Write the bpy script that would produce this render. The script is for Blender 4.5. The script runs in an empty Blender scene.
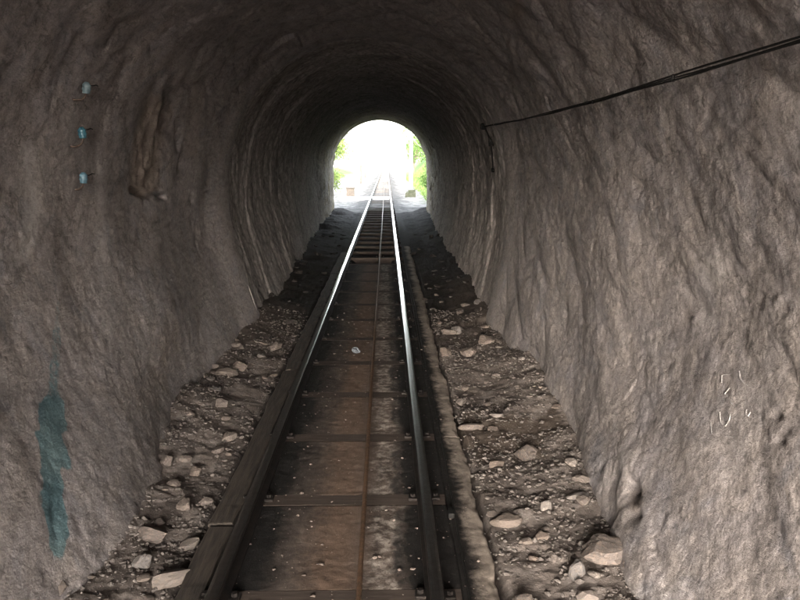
import bpy, bmesh, math, random
import numpy as np
from mathutils import Vector, Matrix

R = math.radians
sc = bpy.context.scene
COL = sc.collection

# ------------------------------------------------------------------ camera
F = 778.0                       # focal length in pixels of an 800 px wide frame
PITCH, YAW = R(10.27), R(1.0)
CAM = Vector((0.0, 0.0, 2.22))
cd = bpy.data.cameras.new('camera')
cam = bpy.data.objects.new('camera', cd); COL.objects.link(cam); sc.camera = cam
cd.sensor_width = 36.0; cd.lens = F / 800.0 * 36.0; cd.clip_start = 0.05; cd.clip_end = 6000
cam.location = CAM; cam.rotation_euler = (R(90) - PITCH, 0, -YAW)

# ------------------------------------------------------------------ world, sun, exposure
SUN_EL, SUN_AZ = R(14.0), R(10.0)     # low sun behind the camera, a little from the left
w = bpy.data.worlds.new('World'); sc.world = w; w.use_nodes = True
nt = w.node_tree
sk = nt.nodes.new('ShaderNodeTexSky'); sk.sky_type = 'NISHITA'; sk.sun_disc = False
sk.sun_elevation = SUN_EL; sk.sun_rotation = math.pi + SUN_AZ; sk.dust_density = 3.0
hs = nt.nodes.new('ShaderNodeHueSaturation'); hs.inputs['Saturation'].default_value = 0.35
bg = nt.nodes['Background']; bg.inputs[1].default_value = 0.15
nt.links.new(sk.outputs[0], hs.inputs['Color']); nt.links.new(hs.outputs[0], bg.inputs[0])
sl = bpy.data.lights.new('sun', 'SUN'); sl.energy = 1.5; sl.angle = R(60); sl.color = (1.0, 0.965, 0.945)
sun = bpy.data.objects.new('sun', sl); COL.objects.link(sun)
sd = Vector((math.sin(SUN_AZ) * math.cos(SUN_EL), math.cos(SUN_AZ) * math.cos(SUN_EL), -math.sin(SUN_EL)))
sun.rotation_euler = sd.to_track_quat('-Z', 'Y').to_euler(); sun.location = (0, -20, 12)
vs = sc.view_settings
vs.view_transform = 'Standard'; vs.look = 'None'; vs.gamma = 1.0; vs.use_curve_mapping = False
vs.exposure = 4.25
sc.cycles.use_denoising = True
sc.cycles.max_bounces = 7; sc.cycles.diffuse_bounces = 6; sc.cycles.glossy_bounces = 3
sc.cycles.use_adaptive_sampling = True; sc.cycles.adaptive_threshold = 0.02

# ------------------------------------------------------------------ pixels <-> place
_f = Vector((math.sin(YAW) * math.cos(PITCH), math.cos(YAW) * math.cos(PITCH), -math.sin(PITCH)))
_r = Vector((math.cos(YAW), -math.sin(YAW), 0))
_u = _r.cross(_f)
def ray(px, py):
    return (_f + _r * ((px - 400) / F) + _u * ((300 - py) / F)).normalized()
def at_z(px, py, z=0.0):
    d = ray(px, py); return CAM + d * ((z - CAM.z) / d.z)
def at_y(px, py, y):
    d = ray(px, py); return CAM + d * (y / d.y)
def at_x(px, py, x):
    d = ray(px, py); return CAM + d * (x / d.x)
def project(P):
    Q = P - np.array(CAM)
    z = np.maximum(Q @ np.array(_f), 0.05)
    return 400 + F * (Q @ np.array(_r)) / z, 300 - F * (Q @ np.array(_u)) / z

# ------------------------------------------------------------------ numpy noise
def _hash(i, j, k=0):
    h = (i.astype(np.int64) * 374761393 + j.astype(np.int64) * 668265263 + np.int64(k) * 2147483647 + 1013904223 * np.int64(k + 7)) & 0xffffffff
    h = ((h ^ (h >> 13)) * 1274126177) & 0xffffffff
    h = ((h ^ (h >> 16)) * 2246822519) & 0xffffffff
    return ((h ^ (h >> 15)) & 0xffffff) / float(0xffffff)
def vnoise(u, v, seed=0):
    i = np.floor(u); j = np.floor(v); a = u - i; b = v - j
    a = a * a * a * (a * (a * 6 - 15) + 10); b = b * b * b * (b * (b * 6 - 15) + 10)
    h = lambda p, q: _hash(i + p, j + q, seed)
    return ((h(0, 0) * (1 - a) + h(1, 0) * a) * (1 - b) + (h(0, 1) * (1 - a) + h(1, 1) * a) * b) * 2 - 1
def fbm(u, v, seed=0, octv=4, gain=0.5):
    t = 0; amp = 1.0
    for o in range(octv):
        t = t + amp * vnoise(u * 2 ** o + 17.3 * o, v * 2 ** o - 9.1 * o, seed + o); amp *= gain
    return t
def lumps(u, v, seed=0, tilt=0.55, curve=0.8):
    """continuous field of tilted chips that meet in creases"""
    i0 = np.floor(u); j0 = np.floor(v); best = np.full(u.shape, -9.0)
    for di in (-1, 0, 1):
        for dj in (-1, 0, 1):
            i = i0 + di; j = j0 + dj
            du = u - (i + 0.1 + 0.8 * _hash(i, j, seed)); dv = v - (j + 0.1 + 0.8 * _hash(i, j, seed + 1))
            o = _hash(i, j, seed + 2); ga = _hash(i, j, seed + 3) - 0.5; gb = _hash(i, j, seed + 4) - 0.5
            best = np.maximum(best, 0.7 * o + 2 * tilt * (ga * du + gb * dv) - curve * (du * du + dv * dv))
    return best
def sstep(a, b, x):
    t = np.clip((x - a) / (b - a), 0, 1); return t * t * (3 - 2 * t)

# ------------------------------------------------------------------ mesh helpers
def tag(o, label=None, cat=None, group=None, kind=None):
    if label: o['label'] = label
    if cat: o['category'] = cat
    if group: o['group'] = group
    if kind: o['kind'] = kind
    return o
def link(name, me, mat=None, parent=None):
    o = bpy.data.objects.new(name, me); COL.objects.link(o)
    if mat is not None and me is not None and len(me.materials) == 0: me.materials.append(mat)
    if parent is not None: o.parent = parent
    return o
def empty(name, loc=(0, 0, 0), rz=0):
    o = bpy.data.objects.new(name, None); COL.objects.link(o); o.location = loc; o.rotation_euler = (0, 0, rz)
    o.empty_display_size = 0.1; return o
def np_mesh(name, V, Q, smooth=True, attrs=None):
    """V (n,3) float, Q (m,3|4) int"""
    me = bpy.data.meshes.new(name); V = np.ascontiguousarray(V, dtype=np.float32); Q = np.ascontiguousarray(Q, dtype=np.int32)
    k = Q.shape[1]
    me.vertices.add(len(V)); me.vertices.foreach_set('co', V.ravel())
    me.loops.add(Q.size); me.loops.foreach_set('vertex_index', Q.ravel())
    me.polygons.add(len(Q)); me.polygons.foreach_set('loop_start', np.arange(0, Q.size, k, dtype=np.int32))
    me.update(calc_edges=True); me.validate()
    me.polygons.foreach_set('use_smooth', np.full(len(me.polygons), smooth))
    for n, a in (attrs or {}).items():
        at = me.attributes.new(n, 'FLOAT', 'POINT'); at.data.foreach_set('value', np.ascontiguousarray(a, dtype=np.float32).ravel())
    me.update(); return me
def grid_faces(nr, nc, flip=False):
    i = np.arange(nr - 1)[:, None] * nc + np.arange(nc - 1)[None, :]
    q = np.stack([i, i + 1, i + nc + 1, i + nc], -1).reshape(-1, 4)
    return q[:, ::-1] if flip else q
def bm_mesh(name, bm, smooth=False):
    me = bpy.data.meshes.new(name); bm.to_mesh(me); bm.free()
    if smooth: me.polygons.foreach_set('use_smooth', [True] * len(me.polygons))
    return me
def box(bm, c, s, rot=None, bev=0.0, jit=0.0):
    r = bmesh.ops.create_cube(bm, size=1.0); vs_ = r['verts']
    for v in vs_:
        v.co = Vector((v.co.x * s[0], v.co.y * s[1], v.co.z * s[2])) + Vector((random.uniform(-jit, jit), random.uniform(-jit, jit), random.uniform(-jit, jit)))
    if bev:
        es = {e for v in vs_ for e in v.link_edges}
        bv = bmesh.ops.bevel(bm, geom=list(es), offset=bev, segments=2, affect='EDGES', profile=0.6)
        vs_ = list({v for f in bv['faces'] for v in f.verts} | {v for v in vs_ if v.is_valid})
    for v in vs_:
        if rot is not None: v.co = rot @ v.co
        v.co += Vector(c)
    return vs_
def tube_np(pts, rad, n=8, cap=True, lobes=0, pitch=0.2, lobe_amp=0.2):
    P = np.array([tuple(p) for p in pts], float); m = len(P)
    rad = np.full(m, rad) if np.isscalar(rad) else np.array(rad)
    T = np.gradient(P, axis=0); T /= np.linalg.norm(T, axis=1)[:, None] + 1e-12
    up = np.array([0, 0, 1.0]) if abs(T[:, 2]).mean() < 0.8 else np.array([1.0, 0, 0])
    A = np.cross(T, up); A /= np.linalg.norm(A, axis=1)[:, None] + 1e-12
    B = np.cross(A, T)
    L = np.concatenate([[0], np.cumsum(np.linalg.norm(np.diff(P, axis=0), axis=1))])
    th = np.arange(n) * 2 * math.pi / n
    rr = rad[:, None] * np.ones(n)[None, :]
    if lobes:
        rr = rr * (1 - lobe_amp + lobe_amp * np.abs(np.cos(lobes / 2 * (th[None, :] + 2 * math.pi * L[:, None] / pitch))))
    V = P[:, None, :] + rr[..., None] * (np.cos(th)[None, :, None] * A[:, None, :] + np.sin(th)[None, :, None] * B[:, None, :])
    i = np.arange(m - 1)[:, None] * n + np.arange(n)[None, :]; j = np.arange(m - 1)[:, None] * n + (np.arange(n) + 1)[None, :] % n
    Q = np.stack([i, i + n, j + n, j], -1).reshape(-1, 4)
    return V.reshape(-1, 3), Q
def tube(name, pts, rad, mat, parent=None, n=8, **k):
    V, Q = tube_np(pts, rad, n, **k)
    return link(name, np_mesh(name, V, Q), mat, parent)
def lathe(name, prof, mat, parent=None, n=16, M=None):
    V = np.array([(r * math.cos(2 * math.pi * a / n), r * math.sin(2 * math.pi * a / n), z) for r, z in prof for a in range(n)])
    if M is not None: V = np.array([tuple(M @ Vector(v)) for v in V])
    m = len(prof); i = np.arange(m - 1)[:, None] * n + np.arange(n)[None, :]; j = np.arange(m - 1)[:, None] * n + (np.arange(n) + 1)[None, :] % n
    return link(name, np_mesh(name, V, np.stack([i, j, j + n, i + n], -1).reshape(-1, 4)), mat, parent)

# ------------------------------------------------------------------ materials
class NT:
    def __init__(s, name, rough=0.85, spec=0.3, metal=0.0):
        s.m = bpy.data.materials.new(name); s.m.use_nodes = True; s.t = s.m.node_tree
        s.b = s.t.nodes['Principled BSDF']; s.b.inputs['Roughness'].default_value = rough
        s.b.inputs['Specular IOR Level'].default_value = spec; s.b.inputs['Metallic'].default_value = metal
        s.co = s.t.nodes.new('ShaderNodeTexCoord').outputs['Object']
    def lk(s, a, b): s.t.links.new(a, b)
    def val(s, sock, v):
        if hasattr(v, 'is_linked') or isinstance(v, bpy.types.NodeSocket): s.lk(v, sock)
        elif isinstance(v, (tuple, list)) and len(v) == 3 and sock.type == 'RGBA': sock.default_value = (*v, 1)
        elif sock.type == 'RGBA' and not isinstance(v, (tuple, list)): sock.default_value = (v, v, v, 1)
        else: sock.default_value = v
    def map(s, scale=(1, 1, 1), loc=(0, 0, 0), rot=(0, 0, 0)):
        n = s.t.nodes.new('ShaderNodeMapping'); n.inputs['Scale'].default_value = scale; n.inputs['Location'].default_value = loc; n.inputs['Rotation'].default_value = rot
        s.lk(s.co, n.inputs['Vector']); return n.outputs[0]
    def noise(s, scale, detail=5, rough=0.6, dist=0.0, vec=None, loc=None):
        n = s.t.nodes.new('ShaderNodeTexNoise'); n.inputs['Scale'].default_value = scale; n.inputs['Detail'].default_value = detail
        n.inputs['Roughness'].default_value = rough; n.inputs['Distortion'].default_value = dist
        s.lk(vec if vec is not None else (s.map(loc=loc) if loc else s.co), n.inputs['Vector']); return n.outputs['Fac']
    def vor(s, scale, feat='F1', vec=None):
        n = s.t.nodes.new('ShaderNodeTexVoronoi'); n.feature = feat; n.inputs['Scale'].default_value = scale
        s.lk(vec if vec is not None else s.co, n.inputs['Vector']); return n.outputs['Distance']
    def ramp(s, x, stops):
        n = s.t.nodes.new('ShaderNodeValToRGB'); e = n.color_ramp.elements
        while len(e) < len(stops): e.new(0.5)
        for k, (p, c) in enumerate(stops):
            e[k].position = p; e[k].color = (*c, 1) if isinstance(c, tuple) else (c, c, c, 1)
        s.val(n.inputs[0], x); return n.outputs[0]
    def mix(s, f, a, b, mode='MIX'):
        n = s.t.nodes.new('ShaderNodeMix'); n.data_type = 'RGBA'; n.blend_type = mode
        s.val(n.inputs[0], f); s.val(n.inputs[6], a); s.val(n.inputs[7], b); return n.outputs[2]
    def math(s, op, a, b=0.0, c=0.0, clamp=False):
        n = s.t.nodes.new('ShaderNodeMath'); n.operation = op; n.use_clamp = clamp
        for k, v in enumerate((a, b, c)): s.val(n.inputs[k], v)
        return n.outputs[0]
    def attr(s, name):
        n = s.t.nodes.new('ShaderNodeAttribute'); n.attribute_name = name; return n.outputs['Fac']
    def rnd(s): return s.t.nodes.new('ShaderNodeObjectInfo').outputs['Random']
    def sep(s):
        n = s.t.nodes.new('ShaderNodeSeparateXYZ'); s.lk(s.t.nodes.new('ShaderNodeNewGeometry').outputs['Position'], n.inputs[0]); return n.outputs
    def color(s, c): s.val(s.b.inputs['Base Color'], c)
    def rough(s, r): s.val(s.b.inputs['Roughness'], r)
    def bump(s, h, strength=0.5, dist=0.01):
        n = s.t.nodes.new('ShaderNodeBump'); n.inputs['Strength'].default_value = strength; n.inputs['Distance'].default_value = dist
        s.lk(h, n.inputs['Height']); s.lk(n.outputs[0], s.b.inputs['Normal']); return s

def rock_material():
    k = NT('rock', 0.8, 0.25)
    big = k.noise(0.9, 4, 0.6, 0.8); mid = k.noise(4.5, 5, 0.62, 0.5, loc=(3, 1, 7)); fine = k.noise(24, 5, 0.7)
    c = k.ramp(big, [(0.30, (0.160, 0.143, 0.143)), (0.47, (0.215, 0.190, 0.180)), (0.60, (0.200, 0.180, 0.180)), (0.75, (0.25, 0.228, 0.216))])
    c = k.mix(k.ramp(mid, [(0.40, 0.0), (0.68, 0.8)]), c, (0.235, 0.203, 0.183))
    c = k.mix(k.ramp(k.noise(3.0, 4, 0.65, 1.0, loc=(9, 4, 2)), [(0.55, 0.0), (0.70, 0.7)]), c, (0.150, 0.145, 0.155))
    drip = k.noise(1.0, 4, 0.6, 0.4, vec=k.map(scale=(3, 2.2, 0.8)))
    c = k.mix(k.ramp(drip, [(0.28, 0.45), (0.46, 0.0), (0.54, 0.0), (0.74, 0.4)]), c, k.ramp(drip, [(0.45, (0.125, 0.108, 0.10)), (0.55, (0.265, 0.243, 0.235))]))
    c = k.mix(0.85, c, k.ramp(fine, [(0.28, 0.5), (0.52, 1.0), (0.75, 1.4)]), 'MULTIPLY')
    c = k.mix(0.5, c, k.ramp(k.noise(9, 4, 0.7, 1.5, vec=k.map(scale=(1, 0.6, 1), rot=(0.6, 0, 0))), [(0.36, 0.45), (0.46, 1.0), (0.6, 1.0), (0.72, 1.35)]), 'MULTIPLY')
    c = k.mix(0.6, c, k.ramp(k.noise(75, 3, 0.7), [(0.33, 0.62), (0.5, 1.0), (0.68, 1.3)]), 'MULTIPLY')
    warp = k.t.nodes.new('ShaderNodeVectorMath'); warp.operation = 'ADD'; wn_ = k.t.nodes.new('ShaderNodeTexNoise'); wn_.inputs['Scale'].default_value = 5.0; wn_.inputs['Detail'].default_value = 3
    k.lk(k.map(scale=(1, 0.5, 1)), warp.inputs[0]); k.lk(k.co, wn_.inputs[0]); wsc = k.t.nodes.new('ShaderNodeVectorMath'); wsc.operation = 'SCALE'; wsc.inputs['Scale'].default_value = 0.35; k.lk(wn_.outputs['Color'], wsc.inputs[0]); k.lk(wsc.outputs[0], warp.inputs[1])
    crk = k.math('MULTIPLY', k.ramp(k.vor(4.2, 'DISTANCE_TO_EDGE', warp.outputs[0]), [(0.0, 1.0), (0.035, 0.0)]), k.ramp(mid, [(0.40, 0.0), (0.60, 0.75)]))
    c = k.mix(crk, c, (0.085, 0.075, 0.072))
    wob = k.math('MULTIPLY', k.math('SUBTRACT', fine, 0.5), 1.1)
    def at(n, lo=0.35, hi=0.65): return k.ramp(k.math('ADD', k.attr(n), k.math('MULTIPLY', wob, k.ramp(k.attr(n), [(0.02, 0.0), (0.2, 1.0)]))), [(lo, 0.0), (hi, 1.0)])
    c = k.mix(k.math('MULTIPLY', at('ochre', 0.2, 0.95), 0.40), c, (0.22, 0.16, 0.108))
    c = k.mix(k.math('MULTIPLY', at('pale', 0.25, 0.8), 0.6), c, (0.33, 0.305, 0.29))
    c = k.mix(k.math('MULTIPLY', at('shade_tint', 0.1, 0.95), 0.7), c, (0.075, 0.066, 0.064))
    c = k.mix(k.math('MULTIPLY', at('blue', 0.2, 0.5), 0.85), c, k.ramp(mid, [(0.35, (0.035, 0.085, 0.10)), (0.65, (0.085, 0.145, 0.155))]))
    k.color(c); k.rough(k.ramp(mid, [(0.35, 0.65), (0.65, 0.92)]))
    k.bump(k.noise(34, 5, 0.75, vec=k.map(scale=(1, 0.55, 1), loc=(1, 2, 3))), 0.8, 0.018); return k.m
def lining_material():
    k = NT('lining_masonry', 0.85, 0.2); fine = k.noise(18, 5, 0.7); big = k.noise(0.8, 5, 0.6, 0.6)
    c = k.ramp(big, [(0.32, (0.165, 0.145, 0.136)), (0.5, (0.24, 0.212, 0.196)), (0.72, (0.29, 0.262, 0.245))])
    drip = k.noise(1.0, 5, 0.6, 0.3, vec=k.map(scale=(1.2, 5.5, 0.25)))
    c = k.mix(k.ramp(drip, [(0.55, 0.0), (0.74, 0.6)]), c, (0.23, 0.212, 0.20))
    c = k.mix(k.ramp(k.noise(1.0, 5, 0.6, 0.3, vec=k.map(scale=(1.2, 4.0, 0.3), loc=(0, 3, 8))), [(0.52, 0.0), (0.7, 0.7)]), c, (0.10, 0.088, 0.08))
    c = k.mix(0.9, c, k.ramp(fine, [(0.28, 0.4), (0.5, 1.0), (0.72, 1.6)]), 'MULTIPLY')
    c = k.mix(0.6, c, k.ramp(k.vor(3.2, 'DISTANCE_TO_EDGE', k.map(scale=(1, 1.6, 1))), [(0.0, 0.35), (0.07, 1.0)]), 'MULTIPLY')
    c = k.mix(k.math('MULTIPLY', k.attr('pale'), 0.75), c, (0.30, 0.275, 0.26))
    c = k.mix(k.math('MULTIPLY', k.attr('ochre'), k.ramp(k.noise(3, 6), [(0.35, 0.1), (0.65, 0.8)])), c, (0.24, 0.20, 0.11))
    k.color(c)
    k.bump(k.math('ADD', fine, k.math('MULTIPLY', k.noise(70, 4), 0.4)), 0.7, 0.02); return k.m
def floor_material():
    k = NT('earth_and_grit', 0.95, 0.1); fine = k.noise(34, 5, 0.72); mid = k.noise(5, 6, 0.6, 0.4)
    c = k.ramp(mid, [(0.3, (0.085, 0.070, 0.062)), (0.5, (0.135, 0.113, 0.10)), (0.7, (0.185, 0.161, 0.147))])
    c = k.mix(0.8, c, k.ramp(fine, [(0.28, 0.45), (0.55, 1.0), (0.78, 1.5)]), 'MULTIPLY')
    wet_and_falloff = k.attr('wet_and_falloff')
    c = k.mix(k.math('MULTIPLY', wet_and_falloff, 0.85), c, (0.045, 0.034, 0.026))
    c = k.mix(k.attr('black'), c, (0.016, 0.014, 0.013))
    k.color(c); 
    k.bump(k.noise(55, 5, 0.7), 0.55, 0.016); return k.m
def stone_material():
    k = NT('rubble_stone', 0.85, 0.25); r = k.rnd(); fine = k.noise(22, 7, 0.7)
    c = k.ramp(r, [(0.0, (0.085, 0.07, 0.062)), (0.3, (0.12, 0.10, 0.09)), (0.55, (0.11, 0.086, 0.072)), (0.8, (0.155, 0.137, 0.125)), (1.0, (0.10, 0.093, 0.09))])
    c = k.mix(0.7, c, k.ramp(fine, [(0.25, 0.55), (0.55, 1.0), (0.8, 1.4)]), 'MULTIPLY')
    c = k.mix(k.ramp(k.noise(6, 4), [(0.5, 0.0), (0.7, 0.6)]), c, (0.24, 0.18, 0.135))
    k.color(c); k.bump(k.math('ADD', fine, k.math('MULTIPLY', k.noise(80, 4), 0.4)), 0.6, 0.012); return k.m
def concrete_material():
    k = NT('stained_track_concrete', 0.9, 0.15); x, y, z = k.sep()
    P = k.t.nodes.new('ShaderNodeNewGeometry').outputs['Position']
    n1 = k.noise(3.2, 7, 0.68, 0.4, vec=P); n2 = k.noise(16, 7, 0.7, 0.0, vec=P); n3 = k.noise(90, 4, 0.7, vec=P)
    sm = k.t.nodes.new('ShaderNodeMapping'); sm.inputs['Scale'].default_value = (6, 0.9, 1); k.lk(P, sm.inputs[0])
    streak = k.noise(1.0, 5, 0.6, 0.3, vec=sm.outputs[0])
    wob = k.math('MULTIPLY', k.math('SUBTRACT', k.math('ADD', k.math('MULTIPLY', n1, 0.6), k.math('MULTIPLY', n2, 0.4)), 0.5), 0.34)
    c = k.ramp(n1, [(0.3, (0.062, 0.047, 0.039)), (0.5, (0.105, 0.080, 0.066)), (0.7, (0.155, 0.124, 0.105))])
    c = k.mix(k.ramp(streak, [(0.42, 0.0), (0.62, 0.85)]), c, (0.040, 0.031, 0.026))
    def band(x0, half, soft):
        d = k.math('ABSOLUTE', k.math('SUBTRACT', k.math('ADD', x, wob), x0))
        return k.math('SUBTRACT', 1.0, k.math('DIVIDE', k.math('SUBTRACT', d, half), soft, clamp=True), clamp=True)
    c = k.mix(k.math('MULTIPLY', band(-0.30, 0.06, 0.16), 0.75), c, (0.115, 0.076, 0.054))            # rust under the rope
    crust = k.math('MULTIPLY', band(0.02, 0.06, 0.10), k.ramp(n2, [(0.45, 0.0), (0.62, 0.9)]))
    c = k.mix(crust, c, (0.27, 0.235, 0.205))                                                         # lime crust
    c = k.mix(k.math('MULTIPLY', band(0.07, 0.01, 0.03), k.ramp(n1, [(0.4, 0.0), (0.55, 0.9)])), c, (0.03, 0.026, 0.024))
    c = k.mix(k.math('MULTIPLY', band(0.54, 0.075, 0.07), 0.85), c, k.ramp(n1, [(0.35, (0.12, 0.10, 0.085)), (0.62, (0.25, 0.21, 0.175))]))              # pale worn outer edge
    c = k.mix(k.math('MULTIPLY', band(-0.68, 0.12, 0.22), 0.7), c, (0.030, 0.025, 0.022))
    c = k.mix(k.math('MULTIPLY', band(-0.86, 0.19, 0.12), 0.96), c, (0.009, 0.008, 0.0075))          # grease along the rails
    c = k.mix(k.math('MULTIPLY', band(0.275, 0.15, 0.08), 0.97), c, (0.009, 0.008, 0.0075))
    c = k.mix(0.7, c, k.ramp(n2, [(0.28, 0.5), (0.55, 1.0), (0.8, 1.45)]), 'MULTIPLY')
    sp = k.vor(30, 'F1', P)
    c = k.mix(k.math('MULTIPLY', k.ramp(sp, [(0.10, 1.0), (0.16, 0.0)]), k.ramp(k.noise(9, 2, vec=P), [(0.62, 0.0), (0.66, 0.8)])), c, (0.30, 0.24, 0.20))
    k.color(c); k.rough(0.92)
    k.bump(k.math('ADD', n2, k.math('MULTIPLY', n3, 0.5)), 0.45, 0.010); return k.m
def simple(name, c1, c2, scale=20, rough=0.8, spec=0.3, metal=0.0, bump=0.3, dist=0.005, world=False, stretch=None):
    k = NT(name, rough, spec, metal)
    v = k.map(scale=stretch) if stretch else None
    n = k.noise(scale, 6, 0.65, 0.2, vec=v); k.color(k.mix(k.ramp(n, [(0.32, 0.0), (0.68, 1.0)]), c1, c2))
    if bump: k.bump(n, bump, dist)
    return k.m

M_rock = rock_material(); M_lining = lining_material(); M_floor = floor_material(); M_stone = stone_material(); M_conc = concrete_material()
M_grit = simple('loose_grit', (0.06, 0.05, 0.044), (0.115, 0.10, 0.091), 25, 0.95, 0.15)
M_tie = simple('tarred_sleeper_timber', (0.034, 0.027, 0.023), (0.062, 0.048, 0.040), 3, 0.92, 0.1, bump=0.4, dist=0.006, stretch=(1.5, 14, 14))
M_beam = simple('tarred_edge_timber', (0.014, 0.012, 0.010), (0.055, 0.042, 0.033), 3, 0.85, bump=0.7, dist=0.012, stretch=(12, 1.2, 12))
M_railside = simple('greased_rail_steel', (0.005, 0.0045, 0.0045), (0.016, 0.012, 0.010), 14, 0.75, 0.12, 0.0)
M_railtop = simple('polished_rail_steel', (0.50, 0.49, 0.48), (0.62, 0.61, 0.60), 30, 0.22, 0.5, 1.0, bump=0.05, dist=0.001)
M_iron = simple('rusty_iron', (0.035, 0.025, 0.020), (0.085, 0.055, 0.040), 40, 0.75, 0.3, 0.2)
M_rope = simple('rusty_wire_rope', (0.05, 0.030, 0.019), (0.125, 0.072, 0.042), 30, 0.6, 0.35, 0.2)
M_cable = simple('black_cable_sheath', (0.004, 0.004, 0.004), (0.011, 0.010, 0.009), 30, 0.75, 0.12, bump=0.05)
M_wire = simple('pale_old_wire', (0.16, 0.11, 0.07), (0.33, 0.25, 0.17), 20, 0.7)
M_blue = simple('blue_glazed_porcelain', (0.018, 0.072, 0.10), (0.042, 0.12, 0.15), 35, 0.4, 0.5, bump=0.1)
M_paint = simple('white_chalk_paint', (0.20, 0.185, 0.175), (0.36, 0.34, 0.33), 60, 0.95, 0.1)
M_gravel = simple('pale_gravel', (0.26, 0.24, 0.215), (0.46, 0.44, 0.41), 9, 0.95, bump=0.8, dist=0.03)
M_grass = simple('grass_blade', (0.055, 0.105, 0.022), (0.12, 0.17, 0.04), 3, 0.7, bump=0)
M_bark = simple('bark', (0.07, 0.05, 0.035), (0.14, 0.11, 0.085), 14, 0.95, bump=0.8, dist=0.02)
M_pole = simple('weathered_concrete_pole', (0.42, 0.41, 0.39), (0.58, 0.57, 0.55), 6, 0.9)
M_post = simple('grey_post_stone', (0.05, 0.045, 0.04), (0.10, 0.092, 0.082), 6, 0.95)
M_block = simple('mossy_concrete', (0.028, 0.036, 0.016), (0.07, 0.068, 0.05), 7, 0.95, bump=0.5, dist=0.02)
M_cab = simple('weathered_cabinet_paint', (0.10, 0.082, 0.066), (0.15, 0.125, 0.10), 9, 0.6)
def leaf_mat(name, a, b):
    k = NT(name, 0.6, 0.3); k.color(k.mix(k.ramp(k.noise(1.3, 3), [(0.3, 0.0), (0.7, 1.0)]), a, b))
    k.b.inputs['Transmission Weight'].default_value = 0.0
    tr = k.t.nodes.new('ShaderNodeBsdfTranslucent'); tr.inputs[0].default_value = (*[q * 1.3 for q in b], 1)
    mx = k.t.nodes.new('ShaderNodeMixShader'); mx.inputs[0].default_value = 0.35
    out = k.t.nodes['Material Output']; k.lk(k.b.outputs[0], mx.inputs[1]); k.lk(tr.outputs[0], mx.inputs[2]); k.lk(mx.outputs[0], out.inputs[0]); return k.m
M_leaf = leaf_mat('tree_leaves', (0.04, 0.085, 0.02), (0.10, 0.16, 0.04)); M_leaf2 = leaf_mat('bush_leaves', (0.06, 0.10, 0.02), (0.15, 0.19, 0.05))

# ------------------------------------------------------------------ tunnel profile
XL, XR, ZS = -2.10, 1.60, 1.90
XC, RAD = (XL + XR) / 2, (XR - XL) / 2
ZB = -0.30
LW = ZS - ZB; LA = math.pi * RAD; LT = 2 * LW + LA
def profile(s):
    """arc length -> x, z and outward normal"""
    x = np.zeros_like(s); z = np.zeros_like(s); nx = np.zeros_like(s); nz = np.zeros_like(s)
    a = s < LW; x[a] = XL; z[a] = ZB + s[a]; nx[a] = -1
    b = (s >= LW) & (s <= LW + LA); t = math.pi - (s[b] - LW) / RAD
    x[b] = XC + RAD * np.cos(t); z[b] = ZS + RAD * np.sin(t); nx[b] = np.cos(t); nz[b] = np.sin(t)
    c = s > LW + LA; x[c] = XR; z[c] = ZS - (s[c] - LW - LA); nx[c] = 1
    return x, z, nx, nz
Y_BACK, Y_LIN, Y_END = -5.5, 10.15, 32.0  # unseen rear mouth set close behind the camera to light the near walls
def left_foot(y):  return 0.38 * sstep(29, 12, y) + 0.26 * sstep(7.0, 4.0, y)
def right_foot(y): return 0.20 * sstep(31, 20, y) + 0.16 * sstep(6.5, 3.6, y)

def gauss(px, py, cx, cy, rx, ry, rot=0.0):
    dx, dy = px - cx, py - cy; c, s_ = math.cos(rot), math.sin(rot)
    return np.exp(-(((dx * c + dy * s_) / rx) ** 2 + ((-dx * s_ + dy * c) / ry) ** 2))
def seg_dist(px, py, pts):
    d = np.full(px.shape, 1e9)
    for (x0, y0), (x1, y1) in zip(pts[:-1], pts[1:]):
        ex, ey = x1 - x0, y1 - y0; t = np.clip(((px - x0) * ex + (py - y0) * ey) / (ex * ex + ey * ey), 0, 1)
        d = np.minimum(d, np.hypot(px - x0 - t * ex, py - y0 - t * ey))
    return d

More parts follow.
